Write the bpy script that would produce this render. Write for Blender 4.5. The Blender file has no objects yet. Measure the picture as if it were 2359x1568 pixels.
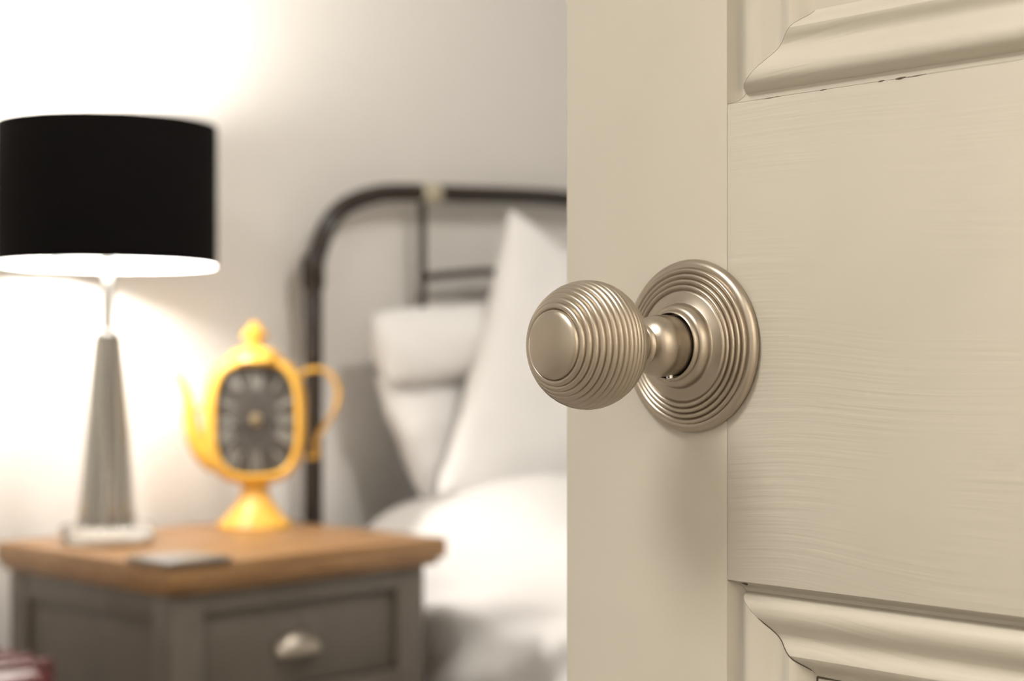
import bpy, bmesh, math, random
from mathutils import Vector, Matrix, noise

# ------------------------------------------------------------------ camera, world, exposure
scene = bpy.context.scene
C = scene.collection
F_PX, HORIZON, CAM_H = 3800.0, 835.0, 0.99
cam_data = bpy.data.cameras.new('camera')
cam_data.sensor_width = 36.0
cam_data.lens = F_PX / 2359.0 * 36.0
cam_data.shift_y = (HORIZON - 784.0) / 2359.0
cam_data.clip_start = 0.01
cam_data.dof.use_dof = True
cam_data.dof.focus_distance = 0.682
cam_data.dof.aperture_fstop = 7.8
camera = bpy.data.objects.new('camera', cam_data)
camera.location = (0, 0, CAM_H)
camera.rotation_euler = (math.pi / 2, 0, 0)
C.objects.link(camera)
scene.camera = camera

world = bpy.data.worlds.new('world')
scene.world = world
world.use_nodes = True
world.node_tree.nodes['Background'].inputs['Color'].default_value = (0.9, 0.92, 1.0, 1)
world.node_tree.nodes['Background'].inputs['Strength'].default_value = 0.0
scene.view_settings.view_transform = 'Standard'
scene.view_settings.look = 'None'
scene.view_settings.exposure = 0.0
scene.view_settings.gamma = 1.0
scene.view_settings.use_curve_mapping = False
scene.cycles.use_denoising = True
scene.cycles.max_bounces = 6
scene.cycles.diffuse_bounces = 3
scene.cycles.glossy_bounces = 3
scene.cycles.transmission_bounces = 6
scene.cycles.use_adaptive_sampling = True
scene.cycles.adaptive_threshold = 0.12
scene.cycles.adaptive_min_samples = 20
scene.cycles.caustics_refractive = False
scene.cycles.sample_clamp_indirect = 6.0

BULB_STRENGTH = 365.0          # bedside lamp
HALL_STRENGTH = 680.0          # hallway ceiling light behind the camera
BED_FILL_STRENGTH = 82.0       # added fill light near the bed foot, for wall and bedding
ROOM_STRENGTH = 28.0           # bedroom ceiling light

# ------------------------------------------------------------------ helpers
ANG = math.atan2(0.721, 0.693)                       # the bed wall recedes to the right
UA = Vector((math.cos(ANG), math.sin(ANG), 0))
VA = Vector((-math.sin(ANG), math.cos(ANG), 0))
ORG = Vector((-0.4886, 2.34, 0))                     # near corner of the nightstand top
def W(u, v, z=0.0): return ORG + UA * u + VA * v + Vector((0, 0, z))

def obj(name, mesh, mat=None, parent=None):
    o = bpy.data.objects.new(name, mesh)
    C.objects.link(o)
    if mat is not None and not mesh.materials: mesh.materials.append(mat)
    if parent is not None: o.parent = parent
    return o
def empty(name, loc=(0, 0, 0), rz=0.0, parent=None):
    o = bpy.data.objects.new(name, None)
    o.empty_display_size = 0.05
    C.objects.link(o); o.location = loc; o.rotation_euler = (0, 0, rz)
    if parent is not None: o.parent = parent
    return o
def tag(o, label=None, cat=None, group=None, kind=None):
    if label: o['label'] = label
    if cat: o['category'] = cat
    if group: o['group'] = group
    if kind: o['kind'] = kind
    return o
def finish(bm, name='m', smooth=True, angle=40):
    me = bpy.data.meshes.new(name)
    bmesh.ops.recalc_face_normals(bm, faces=bm.faces)
    bm.to_mesh(me); bm.free()
    if smooth:
        for p in me.polygons: p.use_smooth = True
        me.set_sharp_from_angle(angle=math.radians(angle))
    return me
def add_box(bm, lo, hi, bevel=0.0, seg=2, rot=None, piv=None):
    r = bmesh.ops.create_cube(bm, size=1.0)
    vs = r['verts']
    c = [(a + b) / 2 for a, b in zip(lo, hi)]; s = [b - a for a, b in zip(lo, hi)]
    for v in vs: v.co = Vector((c[0] + v.co.x * s[0], c[1] + v.co.y * s[1], c[2] + v.co.z * s[2]))
    if bevel > 0:
        es = list({e for v in vs for e in v.link_edges})
        g = bmesh.ops.bevel(bm, geom=es, offset=bevel, segments=seg, profile=0.5, affect='EDGES')
        vs = list({v for f in g['faces'] for v in f.verts} | {v for v in vs if v.is_valid})
    if rot is not None: bmesh.ops.rotate(bm, verts=vs, cent=piv or Vector(c), matrix=rot)
    return vs
def box(lo, hi, bevel=0.0, seg=2):
    bm = bmesh.new(); add_box(bm, lo, hi, bevel, seg); return finish(bm)
def lathe(profile, seg=64, axis='z', cap=True, angle=40):
    """profile = [(radius, height)], revolved about z (or about -y: height runs out of the door face)"""
    bm = bmesh.new(); rings = []
    for r, h in profile:
        if r < 1e-6: rings.append([bm.verts.new((0, 0, h))])
        else: rings.append([bm.verts.new((r * math.cos(2 * math.pi * k / seg), r * math.sin(2 * math.pi * k / seg), h)) for k in range(seg)])
    for a, b in zip(rings, rings[1:]):
        if len(a) == 1 and len(b) == 1: continue
        for k in range(seg):
            k2 = (k + 1) % seg
            if len(a) == 1: bm.faces.new((a[0], b[k2], b[k]))
            elif len(b) == 1: bm.faces.new((a[k], a[k2], b[0]))
            else: bm.faces.new((a[k], a[k2], b[k2], b[k]))
    if cap:
        if len(rings[0]) > 1: bm.faces.new(list(reversed(rings[0])))
        if len(rings[-1]) > 1: bm.faces.new(rings[-1])
    if axis == '-y':
        bmesh.ops.rotate(bm, verts=bm.verts, cent=(0, 0, 0), matrix=Matrix.Rotation(math.pi / 2, 3, 'X'))
    return finish(bm, angle=angle)
def add_tube(bm, pts, radii, seg=14, flat=1.0, closed=False):
    pts = [Vector(p) for p in pts]
    if not hasattr(radii, '__len__'): radii = [radii] * len(pts)
    n = len(pts); rings = []; up = None
    for i, p in enumerate(pts):
        if closed: t = (pts[(i + 1) % n] - pts[i - 1]).normalized()
        else: t = (pts[min(i + 1, n - 1)] - pts[max(i - 1, 0)]).normalized()
        if up is None: up = Vector((0, 1, 0)) if abs(t.y) < 0.9 else Vector((1, 0, 0))
        a = (up - t * up.dot(t)).normalized(); b = t.cross(a); up = a
        rings.append([bm.verts.new(p + (a * math.cos(2 * math.pi * k / seg) + b * flat * math.sin(2 * math.pi * k / seg)) * radii[i]) for k in range(seg)])
    m = n if closed else n - 1
    for i in range(m):
        A, B = rings[i], rings[(i + 1) % n]
        for k in range(seg):
            k2 = (k + 1) % seg
            bm.faces.new((A[k], A[k2], B[k2], B[k]))
    if not closed:
        bm.faces.new(list(reversed(rings[0]))); bm.faces.new(rings[-1])
def tube(pts, radii, seg=14, flat=1.0, closed=False):
    bm = bmesh.new(); add_tube(bm, pts, radii, seg, flat, closed); return finish(bm, angle=60)
def smooth_path(pts, n=8):
    P = [Vector(p) for p in pts]; out = []
    for i in range(len(P) - 1):
        p0, p1, p2, p3 = P[max(i - 1, 0)], P[i], P[i + 1], P[min(i + 2, len(P) - 1)]
        for k in range(n):
            t = k / n
            out.append(0.5 * (2 * p1 + (p2 - p0) * t + (2 * p0 - 5 * p1 + 4 * p2 - p3) * t * t + (3 * p1 - p0 - 3 * p2 + p3) * t ** 3))
    out.append(P[-1]); return out

# ------------------------------------------------------------------ materials
def mat(name, color, rough=0.5, metal=0.0, **kw):
    m = bpy.data.materials.new(name); m.use_nodes = True
    b = m.node_tree.nodes['Principled BSDF']
    b.inputs['Base Color'].default_value = (*color, 1)
    b.inputs['Roughness'].default_value = rough
    b.inputs['Metallic'].default_value = metal
    for k, v in kw.items(): b.inputs[k].default_value = v
    return m
def nodes(m): return m.node_tree.nodes, m.node_tree.links, m.node_tree.nodes['Principled BSDF']
def coords(m, scale=(1, 1, 1), rot=(0, 0, 0), loc=(0, 0, 0)):
    n, l, b = nodes(m)
    tc = n.new('ShaderNodeTexCoord'); mp = n.new('ShaderNodeMapping')
    mp.inputs['Scale'].default_value = scale; mp.inputs['Rotation'].default_value = rot; mp.inputs['Location'].default_value = loc
    l.new(tc.outputs['Object'], mp.inputs['Vector']); return mp
def noise_tex(m, vec, scale, detail=4, rough=0.5, dist=0.0):
    n, l, b = nodes(m); t = n.new('ShaderNodeTexNoise')
    t.inputs['Scale'].default_value = scale; t.inputs['Detail'].default_value = detail
    t.inputs['Roughness'].default_value = rough; t.inputs['Distortion'].default_value = dist
    l.new(vec.outputs['Vector'], t.inputs['Vector']); return t
def bump(m, height_socket, strength, distance):
    n, l, b = nodes(m); bp = n.new('ShaderNodeBump')
    bp.inputs['Strength'].default_value = strength; bp.inputs['Distance'].default_value = distance
    l.new(height_socket, bp.inputs['Height'])
    if b.inputs['Normal'].is_linked: l.new(b.inputs['Normal'].links[0].from_socket, bp.inputs['Normal'])
    l.new(bp.outputs['Normal'], b.inputs['Normal'])
def ramp(m, fac, stops, target='Base Color'):
    n, l, b = nodes(m); r = n.new('ShaderNodeValToRGB')
    els = r.color_ramp.elements
    while len(els) < len(stops): els.new(0.5)
    for e, (p, c) in zip(els, stops): e.position = p; e.color = (*c, 1)
    l.new(fac, r.inputs['Fac']); l.new(r.outputs['Color'], b.inputs[target]); return r

def plaster(name, col):
    m = mat(name, col, 0.85); v = coords(m)
    t = noise_tex(m, v, 60, 5, 0.6); bump(m, t.outputs['Fac'], 0.12, 0.002); return m
M_wall = plaster('wall_paint', (0.86, 0.825, 0.775))
M_ceil = plaster('ceiling_paint', (0.86, 0.85, 0.83))
def carpet_mat():
    m = mat('carpet', (0.42, 0.38, 0.33), 1.0); v = coords(m)
    t = noise_tex(m, v, 240, 3, 0.7); bump(m, t.outputs['Fac'], 0.6, 0.004)
    ramp(m, t.outputs['Fac'], [(0.3, (0.34, 0.31, 0.27)), (0.7, (0.47, 0.43, 0.38))]); return m
M_carpet = carpet_mat()
M_trim = mat('trim_gloss', (0.80, 0.77, 0.70), 0.35)

DOOR_COL = (0.545, 0.505, 0.425)
def door_paint(name, grain):
    """satin cream paint brushed over softwood; the grain telegraphs through as fine relief"""
    m = mat(name, DOOR_COL, 0.42); n, l, b = nodes(m)
    b.inputs['Specular IOR Level'].default_value = 0.4
    # the height: long fibres, bent round a knot on the rail
    tc = n.new('ShaderNodeTexCoord')
    mp = n.new('ShaderNodeMapping')
    l.new(tc.outputs['Object'], mp.inputs['Vector'])
    g1 = n.new('ShaderNodeTexNoise'); g1.inputs['Scale'].default_value = 1.0; g1.inputs['Detail'].default_value = 2.0
    if grain == 'h':
        mp.inputs['Scale'].default_value = (9.0, 9.0, 9.0)
        wn = noise_tex(m, mp, 0.55, 1, 0.5)
        mx = n.new('ShaderNodeVectorMath'); mx.operation = 'MULTIPLY_ADD'
        l.new(wn.outputs['Color'], mx.inputs[0]); mx.inputs[1].default_value = (0, 0, 0.055); l.new(tc.outputs['Object'], mx.inputs[2])
        m2 = n.new('ShaderNodeMapping'); m2.inputs['Scale'].default_value = (9, 9, 330)
        l.new(mx.outputs['Vector'], m2.inputs['Vector']); l.new(m2.outputs['Vector'], g1.inputs['Vector'])
    else:
        mp.inputs['Scale'].default_value = (330, 9, 6)
        l.new(mp.outputs['Vector'], g1.inputs['Vector'])
    patch = noise_tex(m, coords(m), 13, 1)
    pr = n.new('ShaderNodeMapRange'); pr.inputs['From Min'].default_value = 0.32; pr.inputs['From Max'].default_value = 0.7
    l.new(patch.outputs['Fac'], pr.inputs['Value'])
    mul = n.new('ShaderNodeMath'); mul.operation = 'MULTIPLY'
    l.new(g1.outputs['Fac'], mul.inputs[0]); l.new(pr.outputs['Result'], mul.inputs[1])
    bump(m, mul.outputs['Value'], 0.42 if grain == 'h' else 0.32, 0.0009)
    st = noise_tex(m, coords(m), 6, 3, 0.6)
    c = DOOR_COL
    ramp(m, st.outputs['Fac'], [(0.3, tuple(x * 0.955 for x in c)), (0.7, tuple(min(1, x * 1.04) for x in c))])
    return m
M_door_h = door_paint('door_paint_rail', 'h')
M_door_v = door_paint('door_paint_stile', 'v')
M_crack = mat('paint_crack', (0.10, 0.075, 0.05), 0.9)

def nickel():
    m = mat('satin_nickel', (0.43, 0.375, 0.305), 0.33, 1.0)
    return m
M_nickel = nickel()

def oak():
    m = mat('oak', (0.5, 0.3, 0.14), 0.42)
    v = coords(m, (3.0, 26.0, 26.0)); t = noise_tex(m, v, 2.2, 6, 0.6, 0.6)
    ramp(m, t.outputs['Fac'], [(0.25, (0.17, 0.078, 0.026)), (0.5, (0.29, 0.152, 0.058)), (0.75, (0.40, 0.230, 0.100))])
    bump(m, t.outputs['Fac'], 0.15, 0.001); return m
M_oak = oak()
def taupe():
    m = mat('taupe_paint', (0.20, 0.178, 0.148), 0.5)
    t = noise_tex(m, coords(m), 18, 3)
    ramp(m, t.outputs['Fac'], [(0.3, (0.100, 0.084, 0.066)), (0.7, (0.122, 0.103, 0.082))]); return m
M_taupe = taupe()
M_pewter = mat('pewter', (0.42, 0.37, 0.31), 0.42, 1.0)
def fabric(name, col, scale, rough=0.9, strength=0.25, dist=0.0006):
    m = mat(name, col, rough); t = noise_tex(m, coords(m), scale, 2, 0.6)
    bump(m, t.outputs['Fac'], strength, dist)
    m.node_tree.nodes['Principled BSDF'].inputs['Sheen Weight'].default_value = 0.15
    return m
M_black_fabric = fabric('black_fabric', (0.0045, 0.0036, 0.0036), 900, 0.95)
M_black_fabric.node_tree.nodes['Principled BSDF'].inputs['Sheen Weight'].default_value = 0.0
M_black_fabric.node_tree.nodes['Principled BSDF'].inputs['Specular IOR Level'].default_value = 0.12
M_lining = mat('white_lining', (0.93, 0.92, 0.90), 0.7)
M_chrome = mat('chrome', (0.70, 0.70, 0.68), 0.12, 1.0)
M_column = mat('brushed_grey_metal', (0.50, 0.47, 0.43), 0.16, 1.0)
M_glass = mat('clear_glass', (0.95, 0.97, 0.96), 0.02, 0.0, **{'Transmission Weight': 1.0, 'IOR': 1.48})
def emitter(name, col, strength):
    m = mat(name, (0.9, 0.88, 0.84), 0.4)
    b = m.node_tree.nodes['Principled BSDF']
    b.inputs['Emission Color'].default_value = (*col, 1); b.inputs['Emission Strength'].default_value = strength
    return m
M_bulb = emitter('opal_bulb', (1.0, 0.955, 0.895), BULB_STRENGTH)
M_hall = emitter('opal_dome', (1.0, 0.93, 0.83), HALL_STRENGTH)
M_bed_fill = emitter('bed_fill_dome', (1.0, 0.96, 0.90), BED_FILL_STRENGTH)
M_room = emitter('opal_dome_bedroom', (1.0, 0.96, 0.90), ROOM_STRENGTH)
def yellow():
    m = mat('yellow_enamel', (0.72, 0.37, 0.04), 0.38)
    t = noise_tex(m, coords(m), 22, 4, 0.6)
    ramp(m, t.outputs['Fac'], [(0.3, (0.68, 0.35, 0.042)), (0.65, (0.77, 0.435, 0.068))]); return m
M_yellow = yellow()
M_face = mat('clock_face_black', (0.042, 0.036, 0.030), 0.45)
M_numeral = mat('numeral_cream', (0.25, 0.24, 0.215), 0.6)
M_brass = mat('dull_brass', (0.45, 0.36, 0.22), 0.35, 1.0)
M_iron = mat('black_lacquered_steel', (0.030, 0.022, 0.016), 0.22)
M_ferrule = mat('pale_brass', (0.72, 0.66, 0.50), 0.38, 0.6)
def linen(name, scale=7, col=(0.90, 0.88, 0.855)):
    m = mat(name, col, 0.9)
    t = noise_tex(m, coords(m), scale, 4, 0.55, 0.4); bump(m, t.outputs['Fac'], 0.35, 0.02)
    f = noise_tex(m, coords(m), 700, 2); bump(m, f.outputs['Fac'], 0.15, 0.0006)
    return m
M_linen = linen('white_linen', 7, (0.83, 0.81, 0.785)); M_linen_fine = linen('white_pillowcase', 9)
M_slate = mat('grey_coaster', (0.19, 0.183, 0.172), 0.25)
M_cork = mat('coaster_edge', (0.16, 0.11, 0.08), 0.7)
def maroon():
    m = mat('maroon_shell', (0.085, 0.018, 0.018), 0.28)
    t = noise_tex(m, coords(m), 300, 2); bump(m, t.outputs['Fac'], 0.2, 0.0005); return m
M_maroon = maroon()
M_rubber = mat('black_rubber', (0.02, 0.02, 0.02), 0.7)

# ------------------------------------------------------------------ room shell
U0, U1, V_BACK, V_PART, V_HALL, H = -3.3, 2.75, 0.545, -2.245, -3.5, 2.45
HINGE_U = -0.815
def room_box(name, lo, hi, m):
    me = box(lo, hi); o = obj(name, me, m)
    o.location = ORG; o.rotation_euler = (0, 0, ANG)
    return tag(o, kind='structure')
T = 0.1
tag(room_box('floor', (U0 - T, V_HALL - T, -0.08), (U1 + T, V_BACK + T, 0), M_carpet), 'beige carpeted floor of bedroom and hallway', 'floor')
tag(room_box('ceiling', (U0 - T, V_HALL - T, H), (U1 + T, V_BACK + T, H + 0.08), M_ceil), 'white painted ceiling above the bedroom', 'ceiling')
tag(room_box('wall_back', (U0 - T, V_BACK, 0), (U1 + T, V_BACK + T, H), M_wall), 'off-white painted wall behind the lamp and bed', 'wall')
tag(room_box('wall_left', (U0 - T, V_HALL, 0), (U0, V_BACK, H), M_wall), 'off-white wall on the left side of room', 'wall')
tag(room_box('wall_right', (U1, V_HALL, 0), (U1 + T, V_BACK, H), M_wall), 'off-white wall on the right side of room', 'wall')
tag(room_box('wall_hall', (U0 - T, V_HALL - T, 0), (U1 + T, V_HALL, H), M_wall), 'off-white far wall of the hallway', 'wall')
def partition():
    bm = bmesh.new()
    add_box(bm, (U0, V_PART - T, 0), (HINGE_U - 0.775, V_PART, H))
    add_box(bm, (HINGE_U + 0.012, V_PART - T, 0), (U1, V_PART, H))
    add_box(bm, (HINGE_U - 0.775, V_PART - T, 2.0), (HINGE_U + 0.012, V_PART, H))
    o = obj('wall_front', finish(bm), M_wall); o.location = ORG; o.rotation_euler = (0, 0, ANG)
    tag(o, 'off-white wall with the doorway the camera stands in', 'wall', kind='structure')
partition()
tag(room_box('baseboard_back', (U0, V_BACK - 0.018, 0), (U1, V_BACK, 0.12), M_trim), 'cream baseboard along the bed wall', 'baseboard')

def ceiling_light(name, u, v, r, m, label):
    t = empty(name, W(u, v, H)); tag(t, label, 'ceiling light')
    obj('canopy', lathe([(0, 0), (r * 1.05, 0), (r * 1.05, -0.02), (r * 0.98, -0.025)], 40, cap=False), M_chrome, t)
    obj('glass_dome', lathe([(r * 0.97, -0.02)] + [(r * 0.97 * math.cos(a), -0.02 - 0.07 * math.sin(a)) for a in [0.3, 0.6, 0.9, 1.2]] + [(0, -0.092)], 28, cap=False), m, t)
    return t
hl = Vector((0.05, -0.85, 0)) - ORG
ceiling_light('ceiling_light', hl.dot(UA), hl.dot(VA), 0.085, M_hall, 'opal glass ceiling light in the hallway')
ceiling_light('ceiling_light', -2.1, -1.3, 0.36, M_room, 'opal glass ceiling light in the bedroom near the doorway')
ceiling_light('ceiling_light', 0.50, -1.2, 0.16, M_bed_fill, 'added fill light dome beside the bed foot')  # unseen extra fixture, added to brighten the bed wall and pillows

# ------------------------------------------------------------------ door
DX = Vector((0.672, -0.741, 0)).normalized()          # from the free edge towards the hinges
D_ANG = math.atan2(DX.y, DX.x)
EDGE = Vector((0.0260, 0.7869, 0))
door = empty('door_1', EDGE, D_ANG)
tag(door, 'cream painted panelled wooden door standing open with a nickel knob', 'door', kind='structure')
DW, DH, DT = 0.762, 1.981, 0.040
SW = 0.0997                                           # stile width
Z_UP, Z_LO = 1.1017, 0.8960                           # lock rail top and bottom
G = 0.00003                                           # hairline joint
def wood(name, lo, hi, m): return obj(name, box(lo, hi, 0.0005, 2), m, door)
wood('stile', (0, 0, 0.006), (SW - G, DT, DH), M_door_v)
wood('stile', (DW - SW + G, 0, 0.006), (DW, DT, DH), M_door_v)
MU0, MU1 = DW / 2 - 0.05, DW / 2 + 0.05
wood('lock_rail', (SW + G, 0, Z_LO), (DW - SW - G, DT, Z_UP), M_door_h)
wood('top_rail', (SW + G, 0, 1.875), (DW - SW - G, DT, DH), M_door_h)
wood('bottom_rail', (SW + G, 0, 0.006), (DW - SW - G, DT, 0.205), M_door_h)
wood('muntin', (MU0, 0, Z_UP + G), (MU1, DT, 1.875 - G), M_door_v)
wood('muntin', (MU0, 0, 0.205 + G), (MU1, DT, Z_LO - G), M_door_v)
# moulding section: (distance from the frame edge, depth below the door face)
PROF = [(0.0, 0.0002), (0.0006, 0.0026), (0.0018, 0.0058), (0.0032, 0.0070), (0.0046, 0.0071), (0.0054, 0.0054), (0.0064, 0.0034), (0.0080, 0.0018),
        (0.0100, 0.0012), (0.0124, 0.0015), (0.0148, 0.0026), (0.0170, 0.0042), (0.0190, 0.0058), (0.0208, 0.0070), (0.0224, 0.0075), (0.0242, 0.0072),
        (0.0262, 0.0061), (0.0278, 0.0054), (0.0294, 0.0053), (0.0310, 0.0062), (0.0326, 0.0084), (0.0342, 0.0110), (0.0356, 0.0128), (0.0372, 0.0138), (0.0380, 0.0140)]
def moulding(x0, x1, z0, z1):
    """four mitred strips round one panel opening; corners meet with a hairline gap"""
    sides = [((x0, z0), (1, 0), (0, 1), x1 - x0, M_door_h), ((x1, z1), (-1, 0), (0, -1), x1 - x0, M_door_h),
             ((x0, z1), (0, -1), (1, 0), z1 - z0, M_door_v), ((x1, z0), (0, 1), (-1, 0), z1 - z0, M_door_v)]
    for (sx, sz), (dx, dz), (ix, iz), L, m in sides:
        bm = bmesh.new(); A, B = [], []
        g = 0.00014
        pr = PROF + [(0.0380, 0.030), (0.0, 0.030)]
        for w, d in pr:
            for lst, t in ((A, w + g), (B, L - w - g)):
                lst.append(bm.verts.new((sx + dx * t + ix * w, d, sz + dz * t + iz * w)))
        n = len(pr)
        for i in range(n):
            j = (i + 1) % n
            bm.faces.new((A[i], A[j], B[j], B[i]))
        bm.faces.new(list(reversed(A))); bm.faces.new(B)
        obj('moulding', finish(bm, angle=32), m, door)
    # flat panel field, held in the groove behind the strips
    obj('panel', box((x0 + 0.030, 0.0136, z0 + 0.030), (x1 - 0.030, 0.026, z1 - 0.030), 0.0003, 1), M_door_v, door)
for (za, zb) in ((Z_UP, 1.875), (0.205, Z_LO)):
    moulding(SW, MU0, za, zb); moulding(MU1, DW - SW, za, zb)
def crack(pts, r):                                    # open joints in the paint film
    return tube(pts, r, 6)
# dark open splits where the upper strip has shrunk off the rail
for xa, xb, r in ((0.149, 0.1525, 0.00022), (0.1775, 0.1806, 0.00030), (0.1858, 0.1905, 0.00050), (0.1905, 0.200, 0.00020), (0.118, 0.128, 0.00014)):
    bm = bmesh.new(); add_tube(bm, [(xa, 0.0002, Z_UP - 0.0002), ((xa + xb) / 2, 0.0000, Z_UP - 0.00015), (xb, 0.0002, Z_UP + 0.0001)], [r * 0.4, r, r * 0.4], 6)
    obj('open_joint', finish(bm), M_crack, door)
def mitre_crack(x0, z0, sgn, r):
    pts = [(x0 + w + 0.0001, d - 0.0001, z0 + sgn * (w + 0.0001)) for w, d in PROF if 0.014 < w < 0.037]
    obj('open_joint', tube(pts, [r * 0.3] + [r] * (len(pts) - 2) + [r * 0.5], 6), M_crack, door)
mitre_crack(SW, Z_LO, -1, 0.00024)
for pts in ([(SW + 0.0380, 0.0135, Z_LO - 0.0382), (SW + 0.0380, 0.0135, Z_LO - 0.075)], [(SW + 0.038, 0.0135, Z_LO - 0.0382), (SW + 0.052, 0.0135, Z_LO - 0.0383)]):
    obj('open_joint', tube(pts, [0.0005, 0.0002], 6), M_crack, door)
obj('open_joint', tube([(SW + 0.0045, 0.0042, Z_LO - 0.0006), (SW + 0.0085, 0.0030, Z_LO - 0.0010)], [0.0006, 0.0007], 6), M_crack, door)
# two hinges on the far stile
for hz in (0.22, 1.74):
    h = obj('hinge', lathe([(0.0055, 0), (0.0055, 0.09)], 16), M_pewter, door); h.location = (DW + 0.002, -0.004, hz)

# --- reeded knob: axis runs out of the door face (-y)
KX, KZ = 0.0802, CAM_H + 0.0073
def bead(n, r0, a0, r1, a1, amp, steps=8):
    """n convex reeds between two (radius, height) points"""
    out = []
    dr, da = r1 - r0, a1 - a0; L = math.hypot(dr, da); nx, ny = -da / L, dr / L
    if ny < 0: nx, ny = -nx, -ny
    for i in range(n):
        for k in range(steps):
            s = (i + k / steps) / n; q = abs(math.sin(math.pi * k / steps)) ** 0.75
            out.append((r0 + dr * s + nx * amp * q, a0 + da * s + ny * amp * q))
    return out
knob_prof = []
R, SQ, CEN = 0.0268, 0.885, 0.0660
nr, th0, th1 = 18, math.radians(152), math.radians(34.5)
knob_prof.append((0.0085, 0.0400))
for i in range(nr):
    for k in range(8):
        th = th0 + (th1 - th0) * (i + k / 8) / nr
        rr = R - 0.00085 + 0.00095 * abs(math.sin(math.pi * k / 8)) ** 0.7
        knob_prof.append((rr * math.sin(th), CEN + SQ * rr * math.cos(th)))
zf = CEN + SQ * (R - 0.00085) * math.cos(th1)
knob_prof += [((R - 0.00085) * math.sin(th1), zf), (0.0145, zf - 0.0004), (0.0142, zf + 0.0007), (0.0136, zf + 0.0013), (0.0122, zf + 0.0019),
              (0.0095, zf + 0.0027), (0.006, zf + 0.0033), (0.003, zf + 0.0036), (0, zf + 0.0037)]
knob = obj('doorknob', lathe(knob_prof, 128, '-y', angle=50), M_nickel, door)
knob.location = (KX, 0, KZ); knob['label'] = 'satin nickel doorknob with reeded rings and smooth round face'
rose_prof = [(0.0368, 0.0), (0.0379, 0.0006), (0.0382, 0.0016), (0.0378, 0.0030), (0.0366, 0.0042), (0.0350, 0.0047), (0.0343, 0.0045)]
rose_prof += bead(4, 0.0343, 0.0043, 0.0246, 0.0074, 0.0013, 8)
rose_prof += [(0.0246, 0.0072), (0.0240, 0.0080), (0.0235, 0.0083), (0.0190, 0.0086), (0.0186, 0.0090), (0.0185, 0.0102), (0.0181, 0.0118), (0.0172, 0.0133),
              (0.0161, 0.0141), (0.0156, 0.0141), (0.0154, 0.0147), (0.0150, 0.0156), (0.0144, 0.0158), (0.0141, 0.0152), (0.0140, 0.010), (0, 0.010)]
obj('rose', lathe(rose_prof, 128, '-y', angle=50), M_nickel, knob)
neck_prof = [(0.0132, 0.0105), (0.0134, 0.0215), (0.0131, 0.0232), (0.0133, 0.0238), (0.0129, 0.0262), (0.0118, 0.0285), (0.0101, 0.0303), (0.0086, 0.0312), (0.0079, 0.0316),
             (0.0078, 0.0322), (0.0088, 0.0328), (0.0094, 0.0340), (0.0088, 0.0352), (0.0080, 0.0357), (0.0083, 0.0364), (0.0098, 0.0376), (0.0104, 0.0392), (0.0098, 0.0410), (0.009, 0.0420)]
obj('neck', lathe(neck_prof, 96, '-y', angle=50), M_nickel, knob)
gs = obj('grub_screw', lathe([(0.0, -0.0132), (0.0, -0.0150), (0.0012, -0.0150), (0.0016, -0.0146), (0.0016, -0.0125), (0, -0.0125)], 16, cap=False), M_chrome, knob)
gs.location = (0.0025, -0.0178, 0.0006)

# ------------------------------------------------------------------ nightstand
NT = 0.70                                             # height of its top
NW, ND = 0.550, 0.485
ns = empty('nightstand', W(0, 0, 0), ANG)
tag(ns, 'taupe painted nightstand with oak top and cup-handled drawers', 'nightstand')
obj('top', box((0, 0, NT - 0.033), (NW, ND, NT), 0.004, 3), M_oak, ns)
obj('top_moulding', box((0.007, 0.007, NT - 0.044), (NW - 0.012, ND - 0.004, NT - 0.033), 0.004, 2), M_oak, ns)
b0, b1, c0, c1, BZ = 0.018, 0.514, 0.018, ND - 0.015, NT - 0.044
for (x0, x1, y0, y1) in ((b0, b0 + 0.058, c0, c0 + 0.045), (b1 - 0.058, b1, c0, c0 + 0.045), (b0, b0 + 0.045, c1 - 0.05, c1), (b1 - 0.045, b1, c1 - 0.05, c1)):
    obj('post', box((x0, y0, 0), (x1, y1, BZ), 0.002), M_taupe, ns)
rails = [(BZ - 0.034, BZ), (0.457, 0.492), (0.262, 0.297), (0.06, 0.10)]
for z0, z1 in rails: obj('front_rail', box((b0 + 0.058, c0 + 0.001, z0), (b1 - 0.058, c0 + 0.04, z1), 0.001), M_taupe, ns)
for z0, z1 in ((0.492, BZ - 0.034), (0.297, 0.457), (0.10, 0.262)):
    d = obj('drawer', box((b0 + 0.0605, c0 + 0.011, z0 + 0.002), (b1 - 0.0605, c0 + 0.031, z1 - 0.002), 0.002), M_taupe, ns)
    # cup handle: a quarter dome open underneath
    bm = bmesh.new(); n1, n2 = 20, 8; hw, hh, hd = 0.044, 0.036, 0.026; rows = []
    for i in range(n1 + 1):
        a = math.pi * i / n1; row = []
        for k in range(n2 + 1):
            bq = math.pi / 2 * k / n2
            row.append(bm.verts.new((-hw * math.cos(a), -hd * math.sin(a) ** 0.6 * math.sin(bq), hh * math.sin(a) ** 0.8 * math.cos(bq))))
        rows.append(row)
    for i in range(n1):
        for k in range(n2): bm.faces.new((rows[i][k], rows[i + 1][k], rows[i + 1][k + 1], rows[i][k + 1]))
    bmesh.ops.remove_doubles(bm, verts=bm.verts, dist=0.00005)
    hd_o = obj('handle', finish(bm, angle=60), M_pewter, d)
    sm = hd_o.modifiers.new('thick', 'SOLIDIFY'); sm.thickness = 0.0025; sm.offset = -1
    hd_o.location = ((b0 + b1) / 2 - 0.013, c0 + 0.0115, (z0 + z1) / 2 - 0.014)
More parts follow.
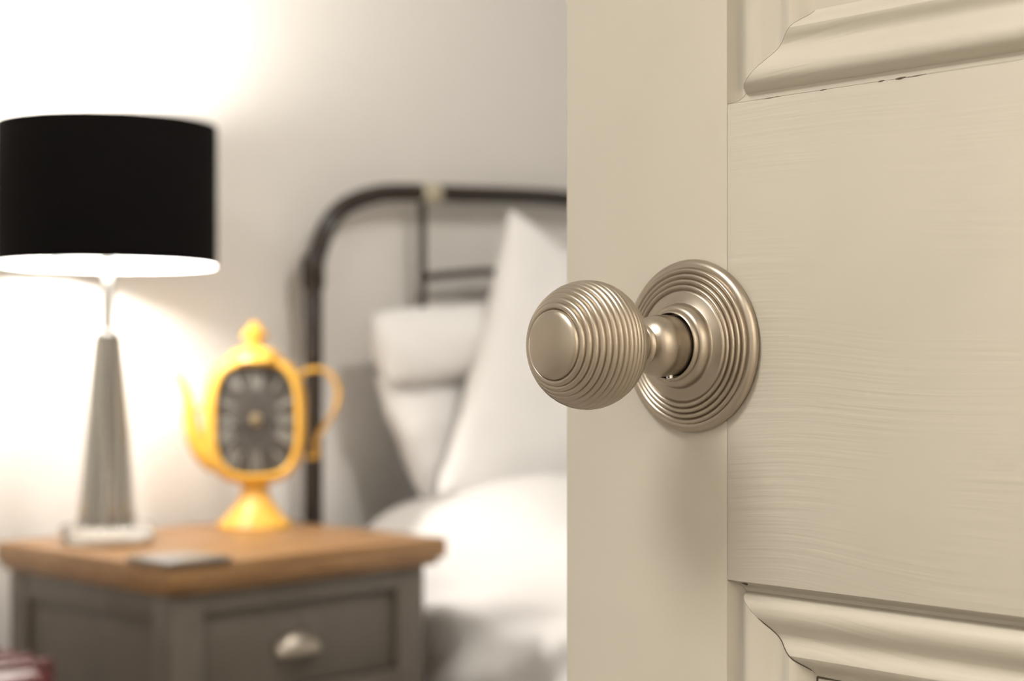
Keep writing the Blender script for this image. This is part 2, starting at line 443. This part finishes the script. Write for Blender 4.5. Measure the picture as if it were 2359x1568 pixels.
for (x0, x1) in ((b0, b0 + 0.03), (b1 - 0.03, b1)):
    for z0, z1 in ((BZ - 0.045, BZ), (0.06, 0.11)):
        obj('side_rail', box((x0 + 0.001, c0 + 0.045, z0), (x1 - 0.001, c1 - 0.05, z1), 0.001), M_taupe, ns)
    obj('side_panel', box((x0 + 0.010, c0 + 0.045, 0.11), (x1 - 0.010, c1 - 0.05, BZ - 0.045), 0.0), M_taupe, ns)
obj('back_panel', box((b0 + 0.045, c1 - 0.02, 0.06), (b1 - 0.045, c1 - 0.008, BZ), 0.0), M_taupe, ns)

# ------------------------------------------------------------------ coaster
co = empty('coaster', W(-0.003, -0.006, NT), ANG)
tag(co, 'square grey coaster lying on the near corner of the oak top', 'coaster')
obj('slab', box((0, 0, 0.0), (0.112, 0.108, 0.0035), 0.0006), M_cork, co)
obj('surface', box((0.0008, 0.0008, 0.0035), (0.1112, 0.1072, 0.0065), 0.0008), M_slate, co)

# ------------------------------------------------------------------ table lamp
LX, LY = -0.651, 2.655
lamp = empty('table_lamp', (LX, LY, NT), 0.3)
tag(lamp, 'table lamp with black drum shade on a tapered crystal column', 'lamp')
z_bot, z_top, SR = CAM_H + 0.156 - NT, CAM_H + 0.381 - NT, 0.1735
obj('base_plate', lathe([(0.070, 0), (0.073, 0.002), (0.073, 0.007), (0.070, 0.009), (0, 0.009)], 56, cap=True), M_chrome, lamp)
obj('base_disc', lathe([(0.0, 0.0092), (0.071, 0.0092), (0.074, 0.012), (0.074, 0.026), (0.070, 0.031), (0.0, 0.031)], 56, cap=False), M_glass, lamp)
col_h0, col_h1 = 0.032, 0.332
def fluted(r0, r1, z0, z1, nf, depth, seg=96, steps=6):
    prof = []
    bm = bmesh.new(); rings = []
    for i in range(steps + 1):
        t = i / steps; r = r0 + (r1 - r0) * t; z = z0 + (z1 - z0) * t
        rings.append([bm.verts.new(((r - depth * r * abs(math.sin(nf * math.pi * k / seg))) * math.cos(2 * math.pi * k / seg),
                                    (r - depth * r * abs(math.sin(nf * math.pi * k / seg))) * math.sin(2 * math.pi * k / seg), z)) for k in range(seg)])
    for A, B in zip(rings, rings[1:]):
        for k in range(seg): bm.faces.new((A[k], A[(k + 1) % seg], B[(k + 1) % seg], B[k]))
    bm.faces.new(list(reversed(rings[0]))); bm.faces.new(rings[-1])
    return finish(bm, angle=35)
obj('column_core', fluted(0.030, 0.0190, col_h0, col_h1, 8, 0.22), M_column, lamp)
obj('crystal_sleeve', fluted(0.047, 0.0215, col_h0, col_h1, 8, -0.03), M_glass, lamp)
obj('collar', lathe([(0.021, col_h1), (0.022, col_h1 + 0.003), (0.021, col_h1 + 0.006), (0.0115, col_h1 + 0.008), (0.0105, col_h1 + 0.012), (0.0105, z_bot + 0.035), (0, z_bot + 0.035)], 40), M_chrome, lamp)
zb0, zb1 = z_bot + 0.050, z_bot + 0.208
obj('bulb', lathe([(0, zb0), (0.018, zb0), (0.024, zb0 + 0.012), (0.0275, zb0 + 0.030), (0.029, zb0 + 0.060), (0.030, zb0 + 0.100), (0.028, zb0 + 0.126), (0.020, zb0 + 0.146), (0.009, zb0 + 0.156), (0, zb1)], 20, cap=False), M_bulb, lamp)
obj('bulb_holder', lathe([(0.0, z_bot + 0.028), (0.017, z_bot + 0.028), (0.017, z_bot + 0.0495), (0, z_bot + 0.0495)], 24, cap=False), M_lining, lamp)
shade = obj('lamp_shade', lathe([(SR - 0.0012, z_bot), (SR, z_bot), (SR, z_bot + 0.008), (SR + 0.0004, z_bot + 0.009), (SR + 0.0004, z_top - 0.009), (SR, z_top - 0.008), (SR, z_top), (SR - 0.0012, z_top)], 120, cap=False), M_black_fabric, lamp)
shade['label'] = 'black fabric drum shade'
obj('lining', lathe([(SR - 0.0013, z_bot + 0.0004), (SR - 0.0022, z_bot + 0.0004), (SR - 0.0022, z_top - 0.0004), (SR - 0.0013, z_top - 0.0004)], 120, cap=False), M_lining, shade)
bm = bmesh.new()
for k in range(3):
    a = 2 * math.pi * k / 3
    add_tube(bm, [(0.016 * math.cos(a), 0.016 * math.sin(a), z_bot + 0.037), (0.06 * math.cos(a), 0.06 * math.sin(a), z_bot + 0.030), ((SR - 0.003) * math.cos(a), (SR - 0.003) * math.sin(a), z_bot + 0.012)], 0.0018, 8)
obj('shade_carrier', finish(bm), M_lining, shade)

# ------------------------------------------------------------------ teapot clock
ck = empty('teapot_clock', W(0.437, 0.372, NT), math.radians(13))
tag(ck, 'yellow teapot-shaped clock with black roman-numeral dial on the nightstand', 'clock')
obj('foot', lathe([(0.0, 0.0), (0.064, 0.0), (0.0655, 0.004), (0.063, 0.009), (0.056, 0.015), (0.048, 0.023), (0.040, 0.033), (0.033, 0.044), (0.027, 0.055), (0.0235, 0.064), (0.022, 0.070), (0.026, 0.074), (0.031, 0.080), (0.036, 0.090)], 64, cap=False), M_yellow, ck)
CZ = 0.190
def sup(a, b, n, t):
    c, s = math.cos(t), math.sin(t)
    return a * math.copysign(abs(c) ** (2 / n), c), b * math.copysign(abs(s) ** (2 / n), s)
def pillow_slab(layers, n_exp, seg=72, cap=True):
    """layers = [(half width, half height, y)] of super-ellipse loops from front to back"""
    bm = bmesh.new(); rings = []
    for a, b, y in layers:
        rings.append([bm.verts.new((*[q for q in (sup(a, b, n_exp, 2 * math.pi * k / seg)[0],)], y, CZ + sup(a, b, n_exp, 2 * math.pi * k / seg)[1])) for k in range(seg)])
    for A, B in zip(rings, rings[1:]):
        for k in range(seg): bm.faces.new((A[k], A[(k + 1) % seg], B[(k + 1) % seg], B[k]))
    if cap: bm.faces.new(rings[0]); bm.faces.new(list(reversed(rings[-1])))
    return finish(bm, angle=50)
body = obj('body', pillow_slab([(0.066, 0.090, -0.022), (0.080, 0.104, -0.020), (0.088, 0.112, -0.008), (0.091, 0.115, 0.008), (0.088, 0.112, 0.024), (0.078, 0.102, 0.036), (0.060, 0.080, 0.043)], 2.9), M_yellow, ck)
bez = obj('bezel', pillow_slab([(0.0690, 0.0950, -0.024), (0.0695, 0.0955, -0.032), (0.0725, 0.0985, -0.036), (0.0780, 0.1040, -0.036), (0.0825, 0.1085, -0.031), (0.0840, 0.1100, -0.022)], 3.1, cap=False), M_yellow, ck)
face = obj('dial', pillow_slab([(0.0700, 0.0960, -0.0265), (0.0700, 0.0960, -0.0215)], 3.1), M_face, ck)
face['label'] = 'black dial with pale roman numerals'
NUM = ['XII', 'I', 'II', 'III', 'IIII', 'V', 'VI', 'VII', 'VIII', 'IX', 'X', 'XI']
def numeral(s, h):
    """strokes drawn in x (width), z (height), centred"""
    wd = {'I': 0.0050, 'V': 0.0125, 'X': 0.0125}; tot = sum(wd[c] for c in s); x = -tot / 2
    bm = bmesh.new()
    def bar(xa, za, xb, zb, w):
        dx, dz = xb - xa, zb - za; L = math.hypot(dx, dz); nx, nz = -dz / L * w / 2, dx / L * w / 2
        f = [(xa + nx, za + nz), (xb + nx, zb + nz), (xb - nx, zb - nz), (xa - nx, za - nz)]
        A = [bm.verts.new((p, -0.0004, q)) for p, q in f]; B = [bm.verts.new((p, 0.0004, q)) for p, q in f]
        bm.faces.new(A); bm.faces.new(list(reversed(B)))
        for i in range(4): bm.faces.new((A[i], B[i], B[(i + 1) % 4], A[(i + 1) % 4]))
    for ch in s:
        w = wd[ch]; m_ = 0.0008
        if ch == 'I': bar(x + w / 2, -h / 2, x + w / 2, h / 2, 0.0032)
        elif ch == 'V': bar(x + m_, h / 2, x + w / 2, -h / 2, 0.0034); bar(x + w - m_, h / 2, x + w / 2, -h / 2, 0.0016)
        else: bar(x + m_, h / 2, x + w - m_, -h / 2, 0.0034); bar(x + w - m_, h / 2, x + m_, -h / 2, 0.0016)
        for e in (-h / 2, h / 2):                      # serifs
            if ch != 'V' or e > 0: bar(x + 0.0004, e, x + w - 0.0004, e, 0.0010)
        x += w
    return finish(bm, smooth=False)
for i, s in enumerate(NUM):
    a = math.pi / 2 - 2 * math.pi * i / 12
    # radius of the dial outline in this direction
    c_, s_ = math.cos(a), math.sin(a)
    rr = (abs(c_ / 0.070) ** 3.1 + abs(s_ / 0.096) ** 3.1) ** (-1 / 3.1)
    h = 0.030 if i % 3 else 0.034
    if i in (3, 9): h = 0.026
    o = obj('numeral', numeral(s, h), M_numeral, face)
    r = rr - 0.006 - h / 2
    o.location = (r * c_, -0.0272, CZ + r * s_)
    o.rotation_euler = (0, -(a - math.pi / 2), 0)
bm = bmesh.new(); ring = [(0.052 * math.cos(t) * 0.62, -0.0268, CZ + 0.052 * math.sin(t)) for t in [2 * math.pi * k / 48 for k in range(48)]]
add_tube(bm, ring, 0.0004, 6, closed=True)
obj('chapter_ring', finish(bm), M_numeral, face)
hub = obj('hub', lathe([(0.010, 0.0), (0.010, 0.0016), (0.006, 0.003), (0, 0.0034)], 24, '-y', cap=False), M_brass, face); hub.location = (0, -0.0266, CZ)
for ln, ang in ((0.034, 100), (0.052, 246)):
    o = obj('hand', box((-0.0012, -0.0004, 0.004), (0.0012, 0.0004, ln), 0.0), M_face, face); o.location = (0, -0.0288, CZ); o.rotation_euler = (0, math.radians(ang), 0)
obj('lid', lathe([(0.050, 0.292), (0.048, 0.300), (0.040, 0.309), (0.028, 0.315), (0.018, 0.319), (0.0125, 0.324), (0.0115, 0.329), (0.016, 0.331), (0, 0.332)], 48, cap=False), M_yellow, ck)
obj('finial', lathe([(0, 0.330), (0.017, 0.331), (0.0235, 0.335), (0.0245, 0.340), (0.020, 0.345), (0.0145, 0.348), (0.0125, 0.353), (0.009, 0.359), (0.0045, 0.363), (0, 0.364)], 40, cap=False), M_yellow, ck)
sp = smooth_path([(-0.066, 0.006, 0.112), (-0.092, 0.006, 0.135), (-0.107, 0.006, 0.165), (-0.113, 0.006, 0.198), (-0.116, 0.006, 0.228), (-0.124, 0.006, 0.252), (-0.138, 0.006, 0.272)], 6)
n_ = len(sp); obj('spout', tube(sp, [0.016 * (1 - k / (n_ - 1)) ** 1.2 + 0.0046 for k in range(n_)], 16), M_yellow, ck)
obj('spout_link', tube([(-0.116, 0.006, 0.212), (-0.100, 0.006, 0.206), (-0.086, 0.006, 0.214)], 0.004, 10), M_yellow, ck)
hp = smooth_path([(0.078, 0.010, 0.268), (0.102, 0.010, 0.278), (0.128, 0.010, 0.274), (0.146, 0.010, 0.252), (0.148, 0.010, 0.222), (0.134, 0.010, 0.190), (0.116, 0.010, 0.165), (0.108, 0.010, 0.142), (0.112, 0.010, 0.124), (0.090, 0.010, 0.122)], 6)
obj('handle', tube(hp, 0.0045, 12, 1.0), M_yellow, ck)

# ------------------------------------------------------------------ bed
bed = empty('bed', W(0.665, 0.49, 0), ANG)            # local x = u, y = v
tag(bed, 'bed with arched black tubular metal headboard', 'bed')
def bp(u, z): return (u - 0.665, 0.0, z)
half = [(0.665, 0.0), (0.665, 0.6), (0.665, 1.10), (0.667, 1.165), (0.682, 1.215), (0.707, 1.262), (0.751, 1.298), (0.8296, 1.3245), (0.9233, 1.335), (1.05, 1.341), (1.22, 1.350), (1.3825, 1.355)]
full = half + [(2 * 1.3825 - u, z) for u, z in reversed(half[:-1])]
obj('headboard_frame', tube(smooth_path([bp(u, z) for u, z in full], 8), 0.0185, 18), M_iron, bed)
for us in (0.951, 2 * 1.3825 - 0.951):
    obj('spindle', tube([bp(us, 0.42), bp(us, 1.334)], 0.0085, 14), M_iron, bed)
    d = 0.016 if us < 1.3825 else -0.016
    obj('ferrule', tube([bp(us - 0.027 + d, 1.3355 + (0 if d > 0 else 0.002)), bp(us - 0.02 + d, 1.336), bp(us + 0.02 + d, 1.3375), bp(us + 0.027 + d, 1.338)], [0.018, 0.0205, 0.0205, 0.018], 20), M_ferrule, bed)
for us in (1.165, 1.3825, 1.60):
    obj('spindle', tube([bp(us, 0.42), bp(us, 1.188)], 0.0075, 12), M_iron, bed)
cb = [(0.951, 1.163), (1.05, 1.1745), (1.165, 1.184), (1.3825, 1.190), (1.60, 1.184), (1.715, 1.1745), (1.814, 1.163)]
obj('cross_bar', tube(smooth_path([bp(u, z) for u, z in cb], 6), 0.0085, 14), M_iron, bed)
obj('lower_bar', tube([bp(0.665, 0.42), bp(2.10, 0.42)], 0.011, 14), M_iron, bed)
for us in (0.665, 2.10):
    obj('post_collar', tube([bp(us, 1.130), bp(us, 1.136), bp(us, 1.184), bp(us + (0.002 if us < 1 else -0.002), 1.190)], [0.019, 0.0225, 0.0225, 0.019], 20), M_iron, bed)
obj('side_rail', box((0.03, -1.95, 0.28), (0.055, -0.01, 0.36), 0.004), M_iron, bed)
obj('side_rail', box((1.38, -1.95, 0.28), (1.405, -0.01, 0.36), 0.004), M_iron, bed)
obj('foot_rail', box((0.02, -1.975, 0.26), (1.415, -1.945, 0.36), 0.004), M_iron, bed)
for x in (0.035, 1.40): obj('foot_leg', tube([(x, -1.96, 0), (x, -1.96, 0.40)], 0.0165, 14), M_iron, bed)
for k in range(10):
    obj('slat', box((0.055, -0.14 - k * 0.19, 0.33), (1.38, -0.07 - k * 0.19, 0.348), 0.002), M_oak, bed)
mt = obj('mattress', box((0.715, -1.43, 0.348), (2.05, 0.43, 0.60), 0.045, 4), M_linen)
mt.location = ORG; mt.rotation_euler = (0, 0, ANG)
tag(mt, 'white mattress under the duvet', 'mattress')

# duvet: a soft sheet over the mattress that hangs down the near side
def fbm(x, y, z=0.0): return noise.noise(Vector((x, y, z))) + 0.5 * noise.noise(Vector((2.1 * x, 2.1 * y, z + 3)))
def duvet_mesh():
    NU, NV = 170, 190
    UL, UR = 0.700, 2.065
    bm = bmesh.new(); grid = []
    for j in range(NV + 1):
        v = 0.415 - 1.90 * j / NV; row = []
        for i in range(NU + 1):
            s = -0.62 + (UR - UL + 1.0) * i / NU      # arc length from the left top edge; negative hangs down
            rad = 0.085
            top = 0.672
            # plump cross-section
            hump = 0.088 * math.exp(-((s - 0.22) / 0.20) ** 2 - ((v - 0.12) / (0.16 if v < 0.12 else 0.40)) ** 2) + 0.03 * math.exp(-((s - 0.5) / 0.4) ** 2 - ((v + 0.15) / 0.5) ** 2)
            top += hump + 0.012 * fbm(s * 3.0 + 5, v * 3.0) + 0.008 * fbm(s * 8, v * 8 + 2)
            SR_ = UR - UL
            if 0 <= s <= SR_:
                e = min(s, SR_ - s); u = UL + s
                drop = rad * (1 - math.sqrt(max(0.0, 1 - (1 - min(e / (rad * 1.4), 1)) ** 2)))
                z = top - drop; out = 0
            else:
                d = -s if s < 0 else s - SR_
                z = (top - rad) - d
                bulge = 0.020 * math.sin(min(d / 0.26, 1) * math.pi) + 0.012 * min(d / 0.5, 1)
                g = z + 0.40 * v
                fold = 0.0
                w = min(d / 0.05, 1)
                if s < 0:
                    q = (g - 0.597) / 0.030
                    fold += 0.016 / (1 + math.exp(-q * 1.6)) * math.exp(-((v + 0.02) / 0.28) ** 2)
                    fold += 0.021 * math.sin(g * 55 + 2.5 * fbm(v * 3, z * 3)) * (0.5 + 0.5 * noise.noise(Vector((v * 5, z * 5, 9))))
                fold += 0.018 * fbm(v * 5.0, z * 2.2, 4.0)
                off = 0.010 + bulge + w * fold
                u = UL - off if s < 0 else UR + max(off, -0.01)
            row.append(bm.verts.new((u, v, max(z, 0.03))))
        grid.append(row)
    for j in range(NV):
        for i in range(NU): bm.faces.new((grid[j][i], grid[j][i + 1], grid[j + 1][i + 1], grid[j + 1][i]))
    return finish(bm, angle=180)
dv = obj('duvet', duvet_mesh(), M_linen)
dv.location = ORG; dv.rotation_euler = (0, 0, ANG)
tag(dv, 'rumpled white duvet hanging over the bed side', 'duvet')
sm = dv.modifiers.new('thick', 'SOLIDIFY'); sm.thickness = 0.012; sm.offset = -1

def pillow(name, corners, thick, label, seed, ears=0.06, n=34):
    """corners (u, v, z): bottom left, bottom right, top right, top left; puffed patch with pinched corners"""
    c = [Vector(p) for p in corners]
    nrm = ((c[1] - c[0]) + (c[2] - c[3])).cross((c[3] - c[0]) + (c[2] - c[1])).normalized()
    cen = sum(c, Vector()) / 4
    bm = bmesh.new(); sides = []
    for sg in (1, -1):
        g = []
        for j in range(n + 1):
            row = []
            for i in range(n + 1):
                # denser samples near the seams
                a = 0.5 - 0.5 * math.cos(math.pi * i / n); b = 0.5 - 0.5 * math.cos(math.pi * j / n)
                x, y = 2 * a - 1, 2 * b - 1
                # seams draw in between the corners
                xs = x * (1 - ears * (1 - y * y)); ys = y * (1 - ears * (1 - x * x))
                a2, b2 = (xs + 1) / 2, (ys + 1) / 2
                p = c[0] * (1 - a2) * (1 - b2) + c[1] * a2 * (1 - b2) + c[2] * a2 * b2 + c[3] * (1 - a2) * b2
                h = (max(0, 1 - x * x) ** 0.5 * max(0, 1 - y * y) ** 0.5) ** 0.80
                wr = 0.012 * fbm(p.x * 9 + seed, p.z * 9, seed) * h + 0.010 * (1 - h) * noise.noise(Vector((p.x * 16, p.z * 16, seed)))
                p = p + nrm * (sg * thick / 2 * h + wr)
                row.append(bm.verts.new(p))
            g.append(row)
        sides.append(g)
        for j in range(n):
            for i in range(n): bm.faces.new((g[j][i], g[j][i + 1], g[j + 1][i + 1], g[j + 1][i]))
    bmesh.ops.remove_doubles(bm, verts=bm.verts, dist=0.0004)
    o = obj(name, finish(bm, angle=75), M_linen_fine)
    o.location = ORG; o.rotation_euler = (0, 0, ANG)
    tag(o, label, 'pillow', 'white pillows at the head of the bed')
    return o
pillow('pillow', [(0.850, 0.375, 0.725), (1.500, 0.375, 0.710), (1.500, 0.425, 0.985), (0.770, 0.425, 0.965)], 0.14, 'white pillow against the headboard, underneath another pillow', 1.0, -0.02)
pillow('pillow', [(0.760, 0.375, 0.950), (1.400, 0.365, 0.965), (1.400, 0.425, 1.125), (0.758, 0.420, 1.085)], 0.15, 'white pillow lying on top of another, below the headboard bars', 2.0, -0.05)
pillow('pillow', [(0.768, 0.255, 0.745), (1.450, 0.215, 0.665), (1.500, 0.335, 1.120), (1.062, 0.345, 1.300)], 0.15, 'white pillow standing in front with one corner pointing up', 3.0, 0.05)

# ------------------------------------------------------------------ suitcase
sc_ = empty('suitcase', (-0.800, 2.29, 0), ANG + math.radians(90))
tag(sc_, 'dark maroon ribbed suitcase standing beside the left side of the nightstand', 'suitcase')
bm = bmesh.new(); add_box(bm, (-0.17, -0.10, 0.04), (0.17, 0.10, 0.575), 0.035, 5)
shell = obj('shell', finish(bm), M_maroon, sc_)
for k in range(6):
    x = -0.125 + k * 0.05
    obj('rib', box((x - 0.012, -0.106, 0.08), (x + 0.012, 0.106, 0.583), 0.006, 3), M_maroon, shell)
obj('top_handle', tube(smooth_path([(-0.06, 0, 0.575), (-0.055, 0, 0.593), (-0.03, 0, 0.598), (0.03, 0, 0.598), (0.055, 0, 0.593), (0.06, 0, 0.575)], 5), 0.008, 10, 1.5), M_rubber, sc_)
for x in (-0.13, 0.13):
    for y in (-0.065, 0.065):
        w_ = obj('wheel', lathe([(0.0, -0.011), (0.018, -0.011), (0.0205, -0.007), (0.0205, 0.007), (0.018, 0.011), (0, 0.011)], 20, '-y', cap=False), M_rubber, sc_)
        w_.location = (x, y, 0.0205)
